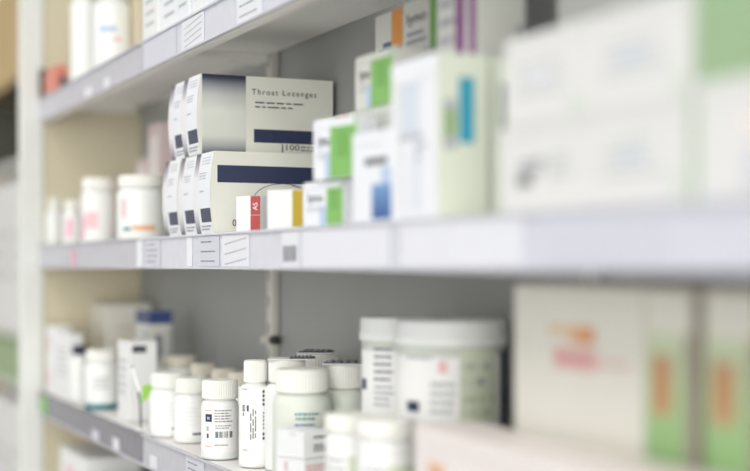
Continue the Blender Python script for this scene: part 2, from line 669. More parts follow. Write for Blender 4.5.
ticket('mid', 71, 75, 'tiny pink tag in the middle rail below the pink-marked jar', 'ink_pink', tall=0.025)
ticket('low', 41, 47, 'green tag at the far end of the lower rail', 'ink_green', tall=0.03)

# ------------------------------------------------------------------ MIDDLE SHELF
Z = LEVELS['mid'] + 0.0006


def end_print(f):
    f.patch(0.0, 0.998, 0.001, 0.999, 'card_bright', 0.00015)
    f.patch(0.0, 0.26, 0.0, 1.0, 'blend_end')
    f.patch(0.40, 0.97, 0.14, 0.31, 'ink_navy')
    f.lines(0.36, 0.95, 0.035, 0.11, 2, 'ink_grey', 0.5, seed=4)
    f.lines(0.36, 0.86, 0.66, 0.76, 3, 'ink_softgrey', 0.4, seed=5)
    f.lines(0.40, 0.70, 0.50, 0.54, 1, 'ink_softgrey', 0.5, seed=6)
    f.lines(0.40, 0.90, 0.84, 0.95, 3, 'ink_softgrey', 0.3, seed=8)


def loz_upper(f, s):
    end_print(f)
    s.patch(0.006, 0.33, 0.0, 1.0, 'blend_side')
    s.text('Throat Lozenges', 0.375, 0.775, 0.080, 'ink_darkgrey', 0.0063, spacing=1.3)
    s.lines(0.40, 0.80, 0.655, 0.69, 1, 'ink_darkgrey', 0.5, seed=21)
    s.lines(0.40, 0.80, 0.60, 0.635, 1, 'ink_darkgrey', 0.5, seed=22)
    s.patch(0.39, 0.985, 0.165, 0.335, 'ink_navy')
    s.patch(0.602, 0.612, 0.05, 0.155, 'ink_darkgrey')
    s.text('100', 0.635, 0.080, 0.0165, 'ink_darkgrey', 0.0066)
    s.lines(0.745, 0.97, 0.065, 0.145, 2, 'ink_grey', 0.5, seed=24)


def loz_lower(f, s):
    end_print(f)
    s.patch(0.02, 0.80, 0.62, 0.83, 'ink_navy')
    s.text('0', 0.128, 0.09, 0.0045, 'ink_maroon', 0.0075)
    # thin curved line drawing on the panel
    pts = []
    for i in range(25):
        a = math.pi * (0.97 - 0.80 * i / 24)
        pts.append((0.50 + 0.22 * math.cos(a), 0.41 + 0.21 * math.sin(a)))
    pts2 = [(0.56 + 0.22 * i / 10, 0.60 - 0.18 * (i / 10) ** 1.3) for i in range(11)]
    for P in (pts, pts2):
        for (a, b), (c, d) in zip(P[:-1], P[1:]):
            dx, dz = (c - a) * s.d, (d - b) * s.h
            L = math.hypot(dx, dz)
            nx, nz = -dz / L * 0.00035 / s.d, dx / L * 0.00035 / s.h
            s.mb.add([s.pt(a + nx, b + nz, .0003), s.pt(a - nx, b - nz, .0003), s.pt(c - nx, d - nz, .0003), s.pt(c + nx, d + nz, .0003)],
                     [(0, 1, 2, 3)], 'ink_darkgrey')


LW, LD, LH = 0.0625, 0.162, 0.0910
GL = 'stacked lozenge boxes'
for i, (px_x, label) in enumerate(((-1.479, 'lower lozenge box showing its long side with a navy band'),
                                   (-1.543, 'middle box of the bottom row of lozenge boxes'),
                                   (-1.607, 'farthest box of the bottom row of lozenge boxes'))):
    carton('lozenge_box', label, px_x, 0.012 + 0.001 * (i % 2), Z, LW, LD, LH, 0, 'card_lozenge' if i == 0 else 'card_lozenge', loz_lower, GL, 'box', bulge=0.005)
for i, (px_x, label) in enumerate(((-1.528, 'upper lozenge box reading Throat Lozenges with a silver panel'),
                                   (-1.5885, 'far box of the two on the upper layer of lozenge boxes'))):
    carton('lozenge_box', label, px_x, 0.012 + 0.002 * i, Z + LH + GAP, LW, LD, LH, 0, 'card_lozenge', loz_upper, GL, 'box', bulge=0.005)


def rc(f, s):
    f.patch(0.60, 0.99, 0.01, 0.995, 'ink_red')
    f.text('AS', 0.88, 0.60, 0.008, 'card_white', 0.0055, rot=True)
    f.patch(0.60, 0.99, 0.455, 0.475, 'card_white')
    f.patch(0.985, 1.0, 0.0, 0.97, 'ink_maroon', 0.0004)


rz = math.radians(38)
P0x = along(236, 0.016)
w = run((P0x, FRONT + 0.016), (math.cos(rz), math.sin(rz)), 260.5)
carton('medicine_carton', 'small white carton with a red end strip in front of the lozenge boxes', P0x, 0.016, Z, w, 0.055, 0.038, rz, 'card_bright', rc,
       None, corner='left')


def gc(f, s):
    f.patch(0.70, 0.985, 0.06, 0.98, 'ink_gold')
    f.lines(0.06, 0.5, 0.2, 0.8, 4, 'card_cool', 0.3, seed=31)


P0x = along(267, 0.010)
w = run((P0x, FRONT + 0.010), (math.cos(rz), math.sin(rz)), 303.5)
carton('medicine_carton', 'small white carton with a gold end strip on the middle shelf', P0x, 0.010, Z, w, 0.045, 0.039, rz, 'card_white', gc, None, corner='left')


def lyno(frac, name='lyno', green='ink_green', blue=True):
    def pr(f, s):
        f.patch(frac, 0.998, 0.01, 0.99, green)
        f.patch(frac + (1 - frac) * 0.25, frac + (1 - frac) * 0.7, 0.35, 0.8, 'ink_leaf', 0.0004)
        f.text(name, 0.14, 0.56, f.w * frac * 0.62, 'ink_darkgrey', f.h * 0.20)
        f.lines(0.12, frac * 0.9, 0.32, 0.46, 2, 'ink_softgrey', 0.45, seed=7)
        if blue:
            f.patch(frac * 0.72, frac * 0.98, 0.02, 0.45, 'ink_paleblue', 0.0002)
        s.lines(0.2, 0.8, 0.25, 0.75, 5, 'ink_softgrey', 0.35, seed=9)
    return pr


rz2 = math.radians(10)
x, w = fit(303, 343, 0.018, rz2)
Ph = 0.0395
c1 = carton('medicine_carton', 'white carton with a green band, lowest of the stack beside the gold-ended carton', x, 0.018, Z, w, 0.05, Ph, rz2,
            'card_bright', lyno(0.60), None, flap=True)
x, w = fit(313, 357, 0.018, rz2)
z2 = Z + Ph + 0.0015
carton('medicine_carton', 'white carton with a broad bright green panel on top of the lowest green-banded one', x, 0.018, z2, w, 0.022, 0.053, rz2,
       'card_bright', lyno(0.40), None, flap=True)


def redtab(f, s):
    f.patch(0.45, 0.78, 0.0, 0.99, 'ink_coral')
    s.lines(0.1, 0.9, 0.1, 0.9, 4, 'ink_softgrey', 0.4, seed=13)


# support stack behind: plain ribbed cartons standing against the back panel
def plain(f, s):
    for i in range(7):
        f.patch(0.05 + 0.13 * i, 0.09 + 0.13 * i, 0.05, 0.95, 'ink_softgrey')
    s.lines(0.1, 0.9, 0.2, 0.8, 4, 'ink_softgrey', 0.4, seed=14)


x, w = fit(319, 357, 0.088)
carton('medicine_carton', 'white carton with a coral tab just behind the broad green-panelled carton', x, 0.088, Z, w, 0.05, 0.117, 0, 'card_grey', redtab)

x, w = fit(356, 400, 0.050)
sx, sw = x, w
carton('medicine_carton', 'grey-white carton with vertical ribs under the upper green-banded carton', x, 0.050, Z, w, 0.055, 0.105, 0, 'card_grey', plain)
x, w = fit(355, 393, 0.052)
carton('medicine_carton', 'white carton with a green right half, topmost on the ribbed carton', x, 0.052, Z + 0.106, w, 0.045, 0.0490, 0, 'card_grey', lyno(0.44),
       flap=True)


def bluefade(f, s):
    f.lines(0.34, 0.95, 0.62, 0.72, 1, 'ink_darkgrey', 0.8, seed=16)
    f.patch(0.50, 0.97, 0.03, 0.42, 'blend_blue')
    f.patch(0.72, 0.97, 0.42, 0.6, 'ink_paleblue')
    s.lines(0.2, 0.8, 0.2, 0.8, 6, 'ink_paleblue', 0.4, seed=17)


x, w = fit(352, 393, 0.009, math.radians(4))
carton('medicine_carton', 'white carton with a blue faded corner in front of the ribbed carton', x, 0.009, Z, w, 0.03, 0.074, math.radians(4), 'card_bright',
       bluefade, flap=True)


# back row, tall cartons seen above the front rows
def orange_end(f, s):
    f.patch(0.61, 0.99, 0.0, 0.998, 'ink_orange')
    f.patch(0.30, 0.60, 0.70, 0.86, 'ink_deepblue')
    f.patch(0.12, 0.60, 0.795, 0.84, 'ink_blue')
    f.patch(0.80, 0.93, 0.80, 0.83, 'ink_navy', 0.0004)


x, w = fit(375, 403, 0.112)
carton('medicine_carton', 'tall white carton with a blue corner and an orange strip at the back', x, 0.112, Z, w, 0.045, 0.2120, 0, 'card_grey', orange_end)


def lyno_tall(f, s):
    f.patch(0.80, 0.995, 0.0, 0.998, 'ink_leaf')
    f.text('lyno', 0.12, 0.90, f.w * 0.58, 'ink_darkgrey', 0.010)
    f.lines(0.12, 0.75, 0.80, 0.87, 2, 'ink_grey', 0.5, seed=19)


x, w = fit(403.5, 437, 0.110)
carton('medicine_carton', 'tall pale grey carton with a leaf green strip right of the orange-stripped one', x, 0.110, Z, w, 0.045, 0.2130, 0, 'card_grey', lyno_tall)


def purple(f, s):
    f.patch(0.48, 0.70, 0.0, 0.998, 'ink_purple')
    f.patch(0.82, 0.98, 0.0, 0.998, 'ink_purple')
    f.patch(0.70, 0.82, 0.90, 0.998, 'ink_purple')
    f.lines(0.08, 0.45, 0.5, 0.9, 6, 'ink_softgrey', 0.4, seed=23)
    s.patch(0.80, 0.99, 0.05, 0.7, 'ink_softgrey')


x, w = fit(437, 477, 0.072)
carton('medicine_carton', 'tall carton with purple vertical stripes reaching the shelf above', x, 0.072, Z, w, run((x, FRONT + 0.072), (0, 1), 526), 0.228, 0, 'card_grey', purple)


# the pale green carton in front
def palegreen(f, s):
    f.patch(0.22, 0.62, 0.05, 0.90, 'ink_faintblue')
    f.patch(0.22, 0.55, 0.05, 0.5, 'card_cool', 0.0004)
    f.lines(0.15, 0.8, 0.35, 0.55, 3, 'ink_softgrey', 0.5, seed=25)
    f.patch(0.10, 0.20, 0.08, 0.85, 'card_white', 0.0004)
    s.patch(0.0, 0.998, 0.002, 0.998, 'card_green_pale')
    s.patch(0.42, 0.72, 0.46, 0.86, 'ink_teal', 0.0005)
    s.patch(0.12, 0.38, 0.42, 0.72, 'ink_softgrey', 0.0005)
    s.patch(0.12, 0.38, 0.50, 0.66, 'card_green_dull', 0.0006)


x, w = fit(391, 437, 0.010)
d = run((x, FRONT + 0.010), (0, 1), 488)
carton('medicine_carton', 'tall white carton with a pale green side and a teal mark', x, 0.010, Z, w, d, 0.124, 0, 'card_bright', palegreen, flap=True)


def palegreen2(f, s):
    s.patch(0.0, 0.998, 0.002, 0.998, 'card_green_pale')
    s.patch(0.25, 0.9, 0.55, 0.85, 'ink_darkgrey', 0.0005)


x = along(437, 0.010) + 0.004
carton('medicine_carton', 'pale green carton with a dark patch standing behind the teal-marked carton', x, 0.012 + d + 0.002, Z, 0.05, 0.018, 0.122, 0,
       'card_green_pale', palegreen2)


# the big white cartons in the right foreground
def bigwhite(seed):
    def pr(f, s):
        rnd = random.Random(seed)
        f.patch(0.34, 0.60, 0.42, 0.58, 'ink_faintblue' if seed % 2 else 'card_cool')
        f.lines(0.2, 0.8, 0.28, 0.7, 4, 'ink_softgrey', 0.25, seed=seed)
        f.patch(0.86, 0.95, 0.05, 0.24, 'ink_faintgreen')
        s.lines(0.2, 0.8, 0.2, 0.8, 4, 'ink_softgrey', 0.4, seed=seed + 2)
    return pr


def bigwhite_mark(f, s):
    f.lines(0.26, 0.58, 0.42, 0.62, 2, 'ink_grey', 0.6, seed=18)
    f.lines(0.24, 0.48, 0.28, 0.44, 1, 'ink_darkgrey', 0.7, seed=20)
    f.lines(0.62, 0.85, 0.35, 0.65, 3, 'ink_softgrey', 0.4, seed=4)


xa, wa = fit(499, 584, 0.010)
xb, wb = fit(585, 689, 0.010)
HL = 0.057
carton('large_carton', 'large white carton with a grey printed mark, left of the lower foreground pair', xa, 0.010, Z, wa, 0.10, HL, 0, 'card_foreground',
       bigwhite_mark, cat='carton', flap=True)
carton('large_carton', 'large plain white carton, right one of the lower foreground pair', xb, 0.010, Z, wb - 0.0006, 0.10, HL, 0, 'card_foreground', bigwhite(5), flap=True)
xa2, wa2 = fit(504, 584, 0.012)
carton('large_carton', 'large white carton with a faint blue mark on top of the grey-marked one', xa2, 0.012, Z + HL + 0.0016, wa2, 0.095, 0.0585, 0, 'card_foreground',
       bigwhite(8), flap=True)
xb2, wb2 = fit(585, 689, 0.012)
carton('large_carton', 'large white carton beside the green carton, upper right foreground', xb2, 0.012, Z + HL + 0.0016, wb2 - 0.0006, 0.095, 0.0585, 0,
       'card_foreground', bigwhite(7), flap=True)


def greenbox(f, s):
    f.patch(0.0, 0.99, 0.01, 0.99, 'ink_midgreen')


def paleright(f, s):
    f.patch(0.35, 0.9, 0.05, 0.4, 'ticket_lilac')
    f.patch(0.30, 0.9, 0.5, 0.75, 'card_rose')
    f.patch(0.0, 0.04, 0.0, 1.0, 'ink_midgreen')


xg = xb + 0.135
carton('large_carton', 'white and pinkish carton at the right picture edge under the green one', xg, 0.010, Z, 0.133, 0.10, 0.0625, 0, 'card_foreground', paleright, flap=True)
carton('large_carton', 'wide green carton at the top right corner', xg, 0.014, Z + 0.064, 0.133, 0.095, 0.10, 0, 'card_white', greenbox, flap=True)


def backtall(f, s):
    f.patch(0.42, 0.58, 0.90, 0.99, 'ink_midgreen')
    f.lines(0.1, 0.9, 0.3, 0.7, 4, 'ink_softgrey', 0.3, seed=11)


x, w = fit(557, 634, 0.118)
carton('large_carton', 'tall grey-white carton behind the large white foreground cartons', x, 0.118, Z, w, 0.045, 0.222, 0, 'card_grey', backtall)
x, w = fit(636, 705, 0.118)
carton('large_carton', 'tall grey carton at the back beside the wide green carton', x, 0.118, Z, w, 0.045, 0.220, 0, 'card_grey', backtall)

# far left of the middle shelf
J1 = [('ink_softpink', [rect(-0.02, 0.0, 0.02, 0.045)]), ('ink_pink', [rect(-0.030, -0.022, 0.005, 0.04)])]
bottle('jar', 'white jar with a pink mark far along the middle shelf', along(98, 0.035), 0.035, Z, 0.026, 0.098, 0.024, 0.018, None, marks=J1, cat='jar', paper=False)
J2 = [('ink_softorange', [rect(-0.012, 0.02, 0.012, 0.019)]), ('ink_tealdark', [rect(-0.026, -0.014, 0.012, 0.016)]), ('ink_softpink', [rect(-0.03, -0.022, 0.03, 0.055)])]
bottle('jar', 'wide white jar with an orange band beside the lozenge boxes', along(141, 0.040), 0.040, Z, 0.033, 0.088, 0.031, 0.016, None, marks=J2, cat='jar', paper=False)
bottle('pill_bottle', 'small white bottle nearest the upright on the middle shelf', along(54, 0.030), 0.030, Z, 0.016, 0.080, 0.012, 0.018, None, marks=[], paper=False)
bottle('pill_bottle', 'small white bottle between the upright and the pink-marked jar', along(72, 0.028), 0.028, Z, 0.0155, 0.070, 0.012, 0.016, None,
       marks=[('ink_pink', [rect(-0.01, 0.0, 0.01, 0.04)])], paper=False)


def pinkbox(f, s):
    f.patch(0.1, 0.9, 0.5, 0.9, 'card_rose')
    s.patch(0.1, 0.9, 0.1, 0.6, 'card_pinkish')


x, w = fit(148, 160, 0.110)
carton('medicine_carton', 'pinkish carton in the shade behind the lozenge boxes', x, 0.110, Z, w, 0.05, 0.180, 0, 'card_pinkish', pinkbox)
x, w = fit(136, 147, 0.118)
carton('medicine_carton', 'shorter pinkish carton left of the taller pinkish one', x, 0.118, Z, w, 0.04, 0.135, 0, 'card_pinkish', pinkbox)

# ------------------------------------------------------------------ LOWER SHELF
Z = LEVELS['low'] + 0.0006
B_F = [('ink_navy', [rect(-0.0175, -0.009, 0.042, 0.0505)]),
       ('card_white', [rect(-0.0145, -0.012, 0.0445, 0.0475)]),
       ('ink_softorange', [rect(-0.018, -0.009, 0.054, 0.0550), rect(-0.018, -0.009, 0.0145, 0.0155)]),
       ('ink_grey', print_rows(-0.006, 0.0145, 0.041, 0.056, 5, 3) + print_rows(-0.005, 0.0135, 0.034, 0.039, 2, 4) + print_rows(-0.006, 0.012, 0.015, 0.018, 1, 6)),
       ('ink_darkgrey', bar_rows(-0.005, 0.0145, 0.0245, 0.0315, 22, 5) + [rect(-0.0155, -0.013, 0.024, 0.029)]),
       ('ink_softgrey', [rect(-0.016, -0.013, 0.032, 0.037)])]
bottle('pill_bottle', 'short white pill bottle with a barcode label standing in sharp focus', along(220, 0.0235), 0.0235, Z, 0.0210, 0.0875, 0.0201, 0.0210,
       None, marks=B_F, label_z=(0.13, 0.86))
B_G = [('ink_red', [rect(-0.0155, -0.0085, 0.083, 0.0838), rect(-0.0150, -0.0085, 0.0185, 0.0193)]),
       ('ink_navy', [rect(-0.0150, -0.0072, 0.060, 0.0665)]),
       ('card_white', [rect(-0.0135, -0.0125, 0.061, 0.0655), rect(-0.0105, -0.0095, 0.0615, 0.065)]),
       ('ink_darkgrey', [rect(-0.0145, -0.013, 0.055, 0.0585)] +
        [rect(a, a + 0.0011, 0.030 + b, 0.030 + b + c) for a, b, c in
         [(-0.0055, 0, .006), (-0.0055, .008, .010), (-0.0055, .020, .008), (-0.0030, 0.001, .012), (-0.0030, .015, .007), (-0.0030, .025, .008),
          (-0.0005, .002, .005), (-0.0005, .009, .016), (-0.0005, .027, .004)]] +
        [rect(0.0075, 0.0098, 0.030 + k * 0.0045, 0.0328 + k * 0.0045) for k in (0, 1, 8, 9, 10, 11)]),
       ('ink_grey', [rect(0.0080, 0.0094, 0.041 + k * 0.004, 0.0436 + k * 0.004) for k in range(5)])]
bottle('pill_bottle', 'tall slim white bottle with sideways printing and red dashes', along(255.5, 0.038), 0.038, Z, 0.0176, 0.1135, 0.0126, 0.0235,
       None, marks=B_G, label_z=(0.05, 0.95), shoulder=0.008)
B_H = [('ink_tealdark', print_rows(-0.007, 0.018, 0.066, 0.0695, 1, 31, 0.6) + print_rows(-0.006, 0.014, 0.0615, 0.065, 1, 32, 0.6)),
       ('ink_blue', print_rows(-0.007, 0.016, 0.0555, 0.0585, 1, 33, 0.6))]
bottle('pill_bottle', 'wide white bottle with turquoise print behind the two small cartons', along(302, 0.051), 0.051, Z, 0.0297, 0.1110, 0.0268, 0.0230,
       None, marks=B_H, paper=False, body='plastic_greenish', shoulder=0.012)
bI = (along(287, 0.0615), 0.0615)
bottle('pill_bottle', 'white bottle between the tall slim bottle and the turquoise-printed one, under a blister pack', bI[0], bI[1], Z, 0.0236, 0.1155, 0.0195, 0.0235, None, marks=[], paper=False)
bJ = (along(348, 0.106), 0.106)
bottle('pill_bottle', 'white ribbed-cap bottle between the turquoise-printed bottle and the tub', bJ[0], bJ[1], Z, 0.0235, 0.1130, 0.0220, 0.0235, None,
       marks=[('ink_softgrey', print_rows(-0.015, 0.015, 0.03, 0.06, 4, 8))], paper=False, body='plastic_greenish')
bK = (along(318, 0.138), 0.138)
bottle('pill_bottle', 'white bottle at the back mostly hidden by the turquoise-printed bottle', bK[0], bK[1], Z, 0.0255, 0.1145, 0.0245, 0.0235, None, marks=[], paper=False)

# blister packs lying over the caps
def blister(label, x, v, z, w, d, rz, dark):
    t = empty('blister_pack', (x, FRONT + v, z + GAP), rz)
    tag(t, label, 'blister pack')
    mb = MB(); mb.box(-w / 2, w / 2, -d / 2, d / 2, 0, 0.0012, 'card_white', 0.0003); mb.build('backing_card', t)
    fb = MB(); fb.box(-w * 0.45 if not dark else -w * 0.05, w * 0.46, -d * 0.42, d * 0.42, 0.0013, 0.0022, 'foil_dark', 0.0003)
    fo = fb.build('foil_sheet', t)
    n = 5
    for i in range(n):
        for j in range(3):
            bb = MB()
            u = (-w * 0.40 if not dark else 0.0) + (w * (0.80 if not dark else 0.40)) * (i + 0.5) / n
            y = -d * 0.3 + d * 0.3 * j
            M = Matrix.Translation((u, y, 0.0022))
            rr = min(0.0042, w * (0.80 if not dark else 0.40) / n * 0.42)
            bb.lathe([(rr, 0), (rr * 0.95, 0.0007), (rr * 0.7, 0.0013), (rr * 0.2, 0.0015)], 'foil', 16, None, M)
            bb.build('blister', t)
    return t


blister('blister pack with a dark foil end lying on the cap right of the slim bottle', bI[0] + 0.0025, bI[1] + 0.0055, Z + 0.1157, 0.050, 0.036, math.radians(65), True)
blister('dark foil blister pack lying on the ribbed cap beside the tub', bJ[0], bJ[1] - 0.002, Z + 0.1132, 0.048, 0.032, math.radians(62), False)
blister('dark blister pack lying on the hindmost bottle cap', bK[0], bK[1] - 0.002, Z + 0.1147, 0.040, 0.040, math.radians(60), False)

# left of the focus: bottle row
BL = [('card_cool', print_rows(-0.01, 0.012, 0.02, 0.045, 5, 12)), ('ink_navy', [rect(0.002, 0.016, 0.010, 0.0125)])]
bottle('pill_bottle', 'short white bottle left of the barcode-labelled bottle', along(191, 0.036), 0.036, Z, 0.0205, 0.0780, 0.0190, 0.018, None, marks=BL)
bottle('pill_bottle', 'white wide-capped bottle just right of the green leaf tag', along(170.5, 0.031), 0.031, Z, 0.0262, 0.0800, 0.0245, 0.019, None, marks=BL)
for px, v, lab in ((203, 0.115, 'ivory-capped bottle in the back row, left of three'), (224, 0.110, 'ivory-capped bottle in the back row, middle of three'),
                   (241, 0.112, 'ivory-capped bottle in the back row, right of three')):
    bottle('pill_bottle', lab, along(px, v), v, Z, 0.0175, 0.080, 0.0165, 0.016, 'ivory-capped bottles', cap='plastic_ivory', marks=[], paper=False)
bottle('jar', 'grey-white jar behind the wide-capped bottle', along(178, 0.105), 0.105, Z, 0.026, 0.086, 0.0255, 0.014, None, marks=[], cat='jar', paper=False, cap='plastic_ivory')

# green leaf tag on its dark stem
t = empty('shelf_tag', (along(141, 0.010), FRONT + 0.010, Z + GAP), math.radians(62))
tag(t, 'small green and white tag on a dark stem beside the wide-capped bottle', 'tag')
mb = MB()
mb.box(-0.006, 0.010, -0.004, 0.004, 0, 0.003, 'plastic_white', 0.0008); mb.build('foot', t)
mb = MB(); mb.tube([(0, 0, 0.003), (-0.001, 0, 0.035), (-0.006, 0, 0.062), (-0.012, 0, 0.084)], 0.0013, 'bolt_dark'); mb.build('stem', t)
mb = MB()
for k in (0, 1):
    pass
mb.add([(-0.0185, -0.0006, 0.082), (-0.013, -0.0006, 0.082), (-0.004, -0.0006, 0.050), (-0.008, -0.0006, 0.050),
        (-0.0185, 0.0006, 0.082), (-0.013, 0.0006, 0.082), (-0.004, 0.0006, 0.050), (-0.008, 0.0006, 0.050)],
       [(0, 3, 2, 1), (4, 5, 6, 7), (0, 1, 5, 4), (1, 2, 6, 5), (2, 3, 7, 6), (3, 0, 4, 7)], 'card_white')
mb.build('paper_strip', t).location = (0.005, -0.0025, 0)
mb = MB()
mb.add([(0.0, -0.001, 0.034), (0.006, -0.001, 0.040), (0.017, -0.001, 0.054), (0.016, -0.001, 0.062), (0.002, -0.001, 0.058),
        (0.0, 0.001, 0.034), (0.006, 0.001, 0.040), (0.017, 0.001, 0.054), (0.016, 0.001, 0.062), (0.002, 0.001, 0.058)],
       [(0, 1, 2, 3, 4), (9, 8, 7, 6, 5), (0, 5, 6, 1), (1, 6, 7, 2), (2, 7, 8, 3), (3, 8, 9, 4), (4, 9, 5, 0)], 'leaf_plastic')
mb.build('green_leaf', t)


# carton with a dark strip, jars and bottles farther left
def darkstrip(f, s):
    f.lines(0.1, 0.9, 0.3, 0.8, 5, 'ink_softgrey', 0.3, seed=41)
    s.patch(0.12, 0.62, 0.86, 0.95, 'ink_darkgrey')


x, w = fit(118, 129, 0.020)
d = run((x, FRONT + 0.02), (0, 1), 157)
carton('medicine_carton', 'tall white carton with a dark strip near its top left of the leaf tag', x, 0.020, Z, w, d, 0.110, 0, 'card_white', darkstrip)

bottle('pill_bottle', 'white bottle with a teal band at its foot', along(102, 0.030), 0.030, Z, 0.0255, 0.0880, 0.0235, 0.017, None,
       marks=[('ink_softgrey', print_rows(-0.012, 0.012, 0.03, 0.05, 3, 14))], paper=False, base=('ink_tealdark', 0.009))
bottle('pill_bottle', 'white bottle with a navy cap left of the teal-footed bottle', along(79, 0.022), 0.022, Z, 0.0135, 0.0880, 0.0105, 0.014, None, cap='plastic_navy',
       marks=[], paper=False)


def pinkmark(f, s):
    f.patch(0.25, 0.6, 0.65, 0.85, 'ink_softpink')
    f.patch(0.25, 0.6, 0.15, 0.3, 'ink_softpink')
    s.lines(0.2, 0.8, 0.2, 0.8, 4, 'ink_softgrey', 0.4, seed=43)


x, w = fit(46, 54, 0.012)
carton('medicine_carton', 'white carton with pink marks nearest the upright on the lower shelf', x, 0.012, Z, w, 0.030, 0.112, 0, 'card_white', pinkmark)
x, w = fit(56, 69, 0.014)
carton('medicine_carton', 'white carton between the pink-marked carton and the navy-capped bottle', x, 0.014, Z, w, 0.022, 0.104, 0, 'card_white',
       lambda f, s: (f.lines(0.1, 0.9, 0.3, 0.8, 5, 'ink_softgrey', 0.3, seed=44), s.patch(0.4, 0.8, 0.6, 0.85, 'ink_softpink')))


def creambox(f, s):
    s.lines(0.2, 0.8, 0.3, 0.8, 4, 'card_tan', 0.4, seed=45)
    f.lines(0.2, 0.8, 0.3, 0.8, 4, 'card_tan', 0.4, seed=46)


x, w = fit(90, 107, 0.090)
carton('medicine_carton', 'cream carton at the back against the beige side panel', x, 0.090, Z, w, 0.075, 0.149, 0, 'card_cream', creambox)


def bluetop(f, s):
    f.patch(0.0, 0.995, 0.86, 0.998, 'plastic_blue')
    s.patch(0.0, 0.995, 0.86, 0.998, 'plastic_blue')
    f.patch(0.55, 0.95, 0.1, 0.8, 'ink_softgrey')
    s.patch(0.25, 0.6, 0.45, 0.75, 'ink_grey')
    s.patch(0.8, 0.95, 0.2, 0.8, 'ink_softgrey')


x, w = fit(136, 149, 0.098)
d = run((x, FRONT + 0.098), (0, 1), 172)
carton('medicine_carton', 'grey-white carton with a blue top at the back of the lower shelf', x, 0.098, Z, w, min(d, 0.066), 0.146, 0, 'card_grey', bluetop)

# two small cartons in front of the turquoise-printed bottle
def smalltext(f, s):
    s.lines(0.40, 0.95, 0.68, 0.82, 1, 'ink_darkgrey', 0.55, seed=51)
    s.lines(0.40, 0.95, 0.22, 0.52, 3, 'ink_darkgrey', 0.55, seed=52)
    f.lines(0.5, 0.75, 0.80, 0.92, 2, 'ink_softgrey', 0.4, seed=53)


rz3 = math.radians(21)
xs, ws = fit(277, 303.5, 0.022, rz3)
ds = run((xs, FRONT + 0.022), (-math.sin(rz3), math.cos(rz3)), 329)
hs1, hs2 = 0.0298, 0.0268


def redprint(f, s):
    f.patch(0.30, 0.45, 0.6, 0.9, 'card_pinkish')
    s.lines(0.1, 0.9, 0.6, 0.85, 2, 'ink_softred', 0.5, seed=55)
    s.lines(0.1, 0.9, 0.2, 0.4, 2, 'ink_grey', 0.5, seed=56)


carton('medicine_carton', 'small white carton with red print, lower of two in front of the wide bottle', xs + 0.002, 0.021, Z, ws + 0.001, min(ds + 0.002, 0.034), hs1, rz3, 'card_white', redprint)
carton('medicine_carton', 'small white carton with tiny dark print on top of the red-printed carton', xs, 0.022, Z + hs1 + GAP, ws, min(ds, 0.032), hs2, rz3, 'card_white', smalltext)

# tubs
def tubmarks(kind):
    if kind == 1:
        return [('ink_grey', print_rows(-0.025, -0.004, 0.105, 0.140, 5, 61)), ('ink_softgrey', print_rows(-0.025, -0.004, 0.082, 0.104, 4, 63)),
                ('ink_navy', [rect(-0.047, -0.036, 0.098, 0.108)])]
    return [('ink_navy', [rect(-0.043, -0.029, 0.088, 0.097)]),
            ('label_green', [rect(0.008, 0.045, 0.080, 0.142)]),
            ('ink_grey', print_rows(0.010, 0.042, 0.108, 0.134, 2, 64)),
            ('ink_softgrey', print_rows(-0.018, 0.006, 0.085, 0.116, 4, 65) + print_rows(-0.044, -0.010, 0.132, 0.138, 1, 68)),
            ('ink_softpink', [rect(-0.011, -0.003, 0.122, 0.133)]),
            ('ink_softorange', [rect(-0.009, -0.005, 0.124, 0.130)]),
            ('card_green_dull', print_rows(0.010, 0.042, 0.082, 0.105, 2, 66)),
            ('ink_navy', [rect(0.052, 0.070, 0.075, 0.140)])]


tub('plastic_tub', 'white plastic tub with grey print, left of the two large tubs', along(399, 0.108), 0.108, Z, 0.0355, 0.1660, 0.021, tubmarks(1))
tub('plastic_tub', 'large white tub with a navy mark and green panel beside the cream carton', along(451, 0.113), 0.113, Z, 0.0485, 0.1670, 0.021, tubmarks(2))

JM = [('label_green', [rect(0.0, 0.03, 0.012, 0.050)]), ('ink_softgrey', print_rows(-0.02, 0.0, 0.02, 0.05, 4, 71)), ('ink_midgreen', [rect(0.004, 0.03, 0.012, 0.026)])]
bottle('jar', 'small white lidded jar, left of the foreground jars', along(348, 0.0215), 0.0215, Z, 0.0197, 0.0850, 0.0207, 0.0150, None, marks=JM, cat='jar', ribs=False, shoulder=0.003)
bottle('jar', 'white lidded jar with a green label, right of the foreground jars', along(386, 0.0275), 0.0275, Z, 0.0240, 0.0870, 0.0252, 0.0150, None, marks=JM, cat='jar', ribs=False, shoulder=0.003)


# low row of pinkish white cartons, foreground right
def lowrow(seed):
    def pr(f, s):
        f.patch(0.3, 0.6, 0.45, 0.72, 'ink_softorange')
        f.patch(0.42, 0.52, 0.5, 0.66, 'ink_orange', 0.0004)
        f.patch(0.0, 1.0, 0.94, 0.995, 'card_rose')
        s.lines(0.2, 0.8, 0.3, 0.8, 4, 'ink_softgrey', 0.4, seed=seed)
        s.patch(0.0, 1.0, 0.94, 0.995, 'card_rose')
    return pr


x0 = along(414, 0.012)
ww = 0.0835
for i, lab in enumerate(('low pinkish white carton with an orange mark beside the green-labelled jar',
                         'low pinkish white carton in front of the large cream carton',
                         'low pinkish white carton in front of the two green-based cartons',
                         'low pinkish white carton at the right picture edge of the lower shelf')):
    carton('large_carton', lab, x0 + ww * (i + 1), 0.012, Z, ww - 0.0008, 0.048, 0.091, 0, 'card_rose', lowrow(80 + i), None, flap=True)


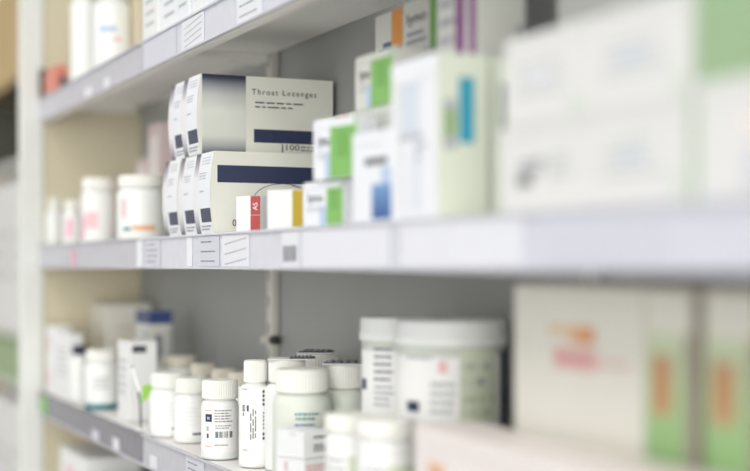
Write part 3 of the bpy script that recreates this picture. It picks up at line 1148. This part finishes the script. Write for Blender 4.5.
# tall cream and green cartons
def cream_logo(f, s):
    f.patch(0.46, 0.66, 0.80, 0.885, 'ink_softorange')
    f.patch(0.56, 0.66, 0.80, 0.865, 'ink_brick', 0.0004)
    f.patch(0.30, 0.48, 0.83, 0.87, 'ink_logo_tan', 0.0005)
    f.patch(0.34, 0.68, 0.705, 0.785, 'ink_logo')
    f.lines(0.36, 0.66, 0.715, 0.775, 1, 'ink_softred', 0.6, seed=91)
    f.lines(0.68, 0.95, 0.72, 0.755, 1, 'ink_logo', 0.6, seed=92)


x, w = fit(514, 643, 0.066)
carton('large_carton', 'big cream carton with an orange and pink logo under the middle rail', x, 0.066, Z, w, 0.09, 0.2005, 0, 'card_cream', cream_logo, flap=True)


def greenfade(f, s):
    f.patch(0.002, 0.998, 0.002, 0.998, 'blend_green_low')
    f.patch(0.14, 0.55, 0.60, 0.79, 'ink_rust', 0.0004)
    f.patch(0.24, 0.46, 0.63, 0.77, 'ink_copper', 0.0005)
    f.patch(0.82, 0.998, 0.0, 0.998, 'card_brown_shade', 0.0006)
    s.patch(0.0, 0.998, 0.0, 0.998, 'card_brown_shade', 0.0004)  # side coloured brown to paint in the shadow of the gap between cartons


x2, w2 = fit(645, 700, 0.066)
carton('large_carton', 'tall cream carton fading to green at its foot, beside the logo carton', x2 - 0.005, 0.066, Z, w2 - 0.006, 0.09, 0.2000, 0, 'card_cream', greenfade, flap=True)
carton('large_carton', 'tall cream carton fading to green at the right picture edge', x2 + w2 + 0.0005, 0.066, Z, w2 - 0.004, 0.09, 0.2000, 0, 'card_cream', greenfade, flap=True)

# ------------------------------------------------------------------ UPPER SHELF
Z = LEVELS['top'] + 0.0006


def redbox(f, s):
    f.patch(0.0, 0.995, 0.0, 0.995, 'ink_coral')
    s.patch(0.0, 0.995, 0.0, 0.995, 'ink_coral')
    s.patch(0.35, 0.9, 0.1, 0.6, 'ink_navy', 0.0005)


x, w = fit(45, 56, 0.008)
carton('medicine_carton', 'red-orange carton at the far left end of the top shelf', x, 0.008, Z, w, 0.018, 0.044, 0, 'ink_coral', redbox)
# dark clip on the upright beside it
mb = MB(); mb.box(-0.004, 0.004, -0.003, 0.003, 0, 0.052, 'bolt_dark', 0.001)
mb.box(-0.004, 0.004, 0.003, 0.012, 0.044, 0.05, 'bolt_dark', 0.0005)
o = mb.build('dark_clip'); o.location = (X_END + 0.006, 0.470, Z + 0.001); o.rotation_euler = (0, math.radians(-8), 0)
tag(o, 'dark upright clip between the upright and the red-orange carton', 'clip')
bottle('pill_bottle', 'tall white bottle with a blue band on the top shelf above the beige panel', along(113, 0.032), 0.032, Z, 0.0285, 0.120, 0.022, 0.020, None,
       marks=[('ink_paleblue', [rect(-0.02, 0.005, 0.052, 0.060)]), ('ink_softpink', [rect(0.0, 0.012, 0.038, 0.044)])], paper=False)
bottle('pill_bottle', 'tall white bottle nearest the red-orange carton on the top shelf', along(86, 0.030), 0.030, Z, 0.0240, 0.150, 0.020, 0.020, None, marks=[], paper=False)
x, w = fit(93, 104, 0.090)
carton('medicine_carton', 'tall cream carton at the back of the top shelf behind the white bottles', x, 0.090, Z, w, 0.05, 0.17, 0, 'card_cream', creambox)
x, w = fit(128, 139, 0.055)
carton('medicine_carton', 'tan carton in the gap between white bottle and white boxes on the top shelf', x, 0.055, Z, w, 0.05, 0.105, 0, 'card_tan', creambox)
edges = [142, 158, 176, 189, 205, 222, 246]
labs = ['white carton first in the top shelf row right of the tan carton', 'white carton second in the top shelf row from the tan carton',
        'white carton third in the top shelf row from the tan carton', 'white carton fourth in the top shelf row from the tan carton',
        'white carton fifth in the top shelf row from the tan carton', 'white carton last in the top shelf row at the picture top']
for i, (a, b) in enumerate(zip(edges[:-1], edges[1:])):
    x, w = fit(a, b, 0.010)
    carton('medicine_carton', labs[i], x, 0.010 + 0.003 * (i % 2), Z, w - 0.003, 0.10, 0.145, 0, ('card_white', 'card_bright', 'card_cool')[i % 3],
           lambda f, s: (f.lines(0.2, 0.8, 0.1, 0.4, 3, 'ink_softgrey', 0.25, seed=101), s.lines(0.2, 0.8, 0.2, 0.7, 4, 'ink_softgrey', 0.3, seed=102)),
           'white cartons in a row on the top shelf')

# ------------------------------------------------------------------ SHELF BELOW
Z = LEVELS['under'] + 0.0006
x, w = fit(60, 84, 0.020)
carton('medicine_carton', 'white carton on the lowest visible shelf near the upright', x, 0.020, Z, w, 0.09, 0.165, 0, 'card_white', pinkmark)
x, w = fit(88, 112, 0.020)
carton('medicine_carton', 'cream carton on the lowest visible shelf right of the white one', x, 0.020, Z, w, 0.09, 0.140, 0, 'card_cream', creambox)

# ------------------------------------------------------------------ cabinet far behind, past the upright
t = empty('storage_cabinet', (-4.1, 0.72, 0))
tag(t, 'tan cabinet with open dark niche far behind the white upright', 'cabinet')
mb = MB()
mb.box(-0.6, 0.6, 0.40, 0.42, 0, 2.2, 'cabinet_tan', 0)
mb.box(-0.6, -0.57, 0, 0.40, 0, 2.2, 'cabinet_tan', 0)
mb.box(0.57, 0.6, 0, 0.40, 0, 2.2, 'cabinet_tan', 0)
mb.build('cabinet_body', t)
mb = MB(); mb.box(-0.565, 0.565, -0.02, 0.0, EYE + 0.52, 2.2, 'cabinet_tan', 0.002); mb.build('upper_door', t)
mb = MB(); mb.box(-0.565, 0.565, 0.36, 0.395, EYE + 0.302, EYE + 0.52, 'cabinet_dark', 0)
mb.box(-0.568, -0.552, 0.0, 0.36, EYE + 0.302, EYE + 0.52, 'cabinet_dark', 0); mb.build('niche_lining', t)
for z in (EYE + 0.545, EYE + 0.30, EYE - 0.19, EYE - 0.34, EYE - 0.85):
    mb = MB(); mb.box(-0.55, 0.565, 0.0, 0.355, z - 0.018, z, 'cabinet_dark' if z > EYE + 0.4 else 'post_white', 0.001); mb.build('cabinet_shelf', t)
zc = EYE + 0.0206


def cc(label, xx, yy, z, w, d, h, m):
    mb = MB(); mb.box(-w / 2, w / 2, 0, d, 0, h, m, 0.002)
    f = Face(mb, w, d, h, 'front'); f.lines(0.2, 0.8, 0.3, 0.7, 3, 'ink_softgrey', 0.3, seed=3)
    o = mb.build('storage_box'); o.location = (xx, yy, z + 0.0004)
    tag(o, label, 'box')


for i in range(4):
    cc(('white', 'white', 'white', 'white')[i] + ' storage box on the far cabinet shelf behind the upright', -4.5125 + 0.275 * i, 0.73, EYE - 0.19, 0.26, 0.3, 0.44, 'card_white')
    bpy.context.scene.collection.objects[-1]['group'] = 'white boxes on the far cabinet'
for i in range(4):
    cc('pale box on the lower shelf of the far cabinet', -4.5125 + 0.275 * i, 0.73, EYE - 0.34, 0.26, 0.3, 0.118, 'card_green_dull')
    bpy.context.scene.collection.objects[-1]['group'] = 'green boxes on the far cabinet'
    bpy.context.scene.collection.objects[-1]['label'] = 'dull green storage box on the lower shelf of the far cabinet'
for i in range(4):
    cc('white box low in the far cabinet', -4.5125 + 0.275 * i, 0.73, EYE - 0.85, 0.26, 0.3, 0.45, 'card_white')
    bpy.context.scene.collection.objects[-1]['group'] = 'low white boxes in the far cabinet'
    bpy.context.scene.collection.objects[-1]['label'] = 'tall white storage box low in the far cabinet'

# ------------------------------------------------------------------ light and camera
w = bpy.data.worlds.new('daylight')
scene.world = w
w.use_nodes = True
bg = w.node_tree.nodes['Background']
bg.inputs[0].default_value = lin('f4f6ff')
bg.inputs[1].default_value = 0.70

sl = bpy.data.lights.new('soft_fill_sun', 'SUN')  # added fill from behind the camera, brightens the sides facing along the shelf
sl.energy = 2.0
sl.angle = math.radians(50)
sl.color = lin('fffdf6')[:3]
so = bpy.data.objects.new('soft_fill_sun', sl)
COL.objects.link(so)
so.rotation_euler = Vector((-0.80, 0.46, -0.10)).to_track_quat('-Z', 'Y').to_euler()
so.location = (2.5, -2.5, 2.2)

cam = bpy.data.cameras.new('camera')
co = bpy.data.objects.new('camera', cam)
COL.objects.link(co)
co.location = (0, 0, EYE)
co.rotation_euler = (math.pi / 2, 0, math.atan2(C, S))
cam.sensor_width = 36.0
cam.lens = F * 36.0 / 750.0
cam.shift_y = 29.5 / 750.0
cam.clip_start = 0.02
cam.dof.use_dof = True
cam.dof.focus_distance = 1.53
cam.dof.aperture_fstop = 1.95
scene.camera = co

scene.view_settings.view_transform = 'Standard'
scene.view_settings.look = 'None'
scene.view_settings.exposure = -0.02
scene.view_settings.gamma = 1.0
scene.view_settings.use_curve_mapping = False
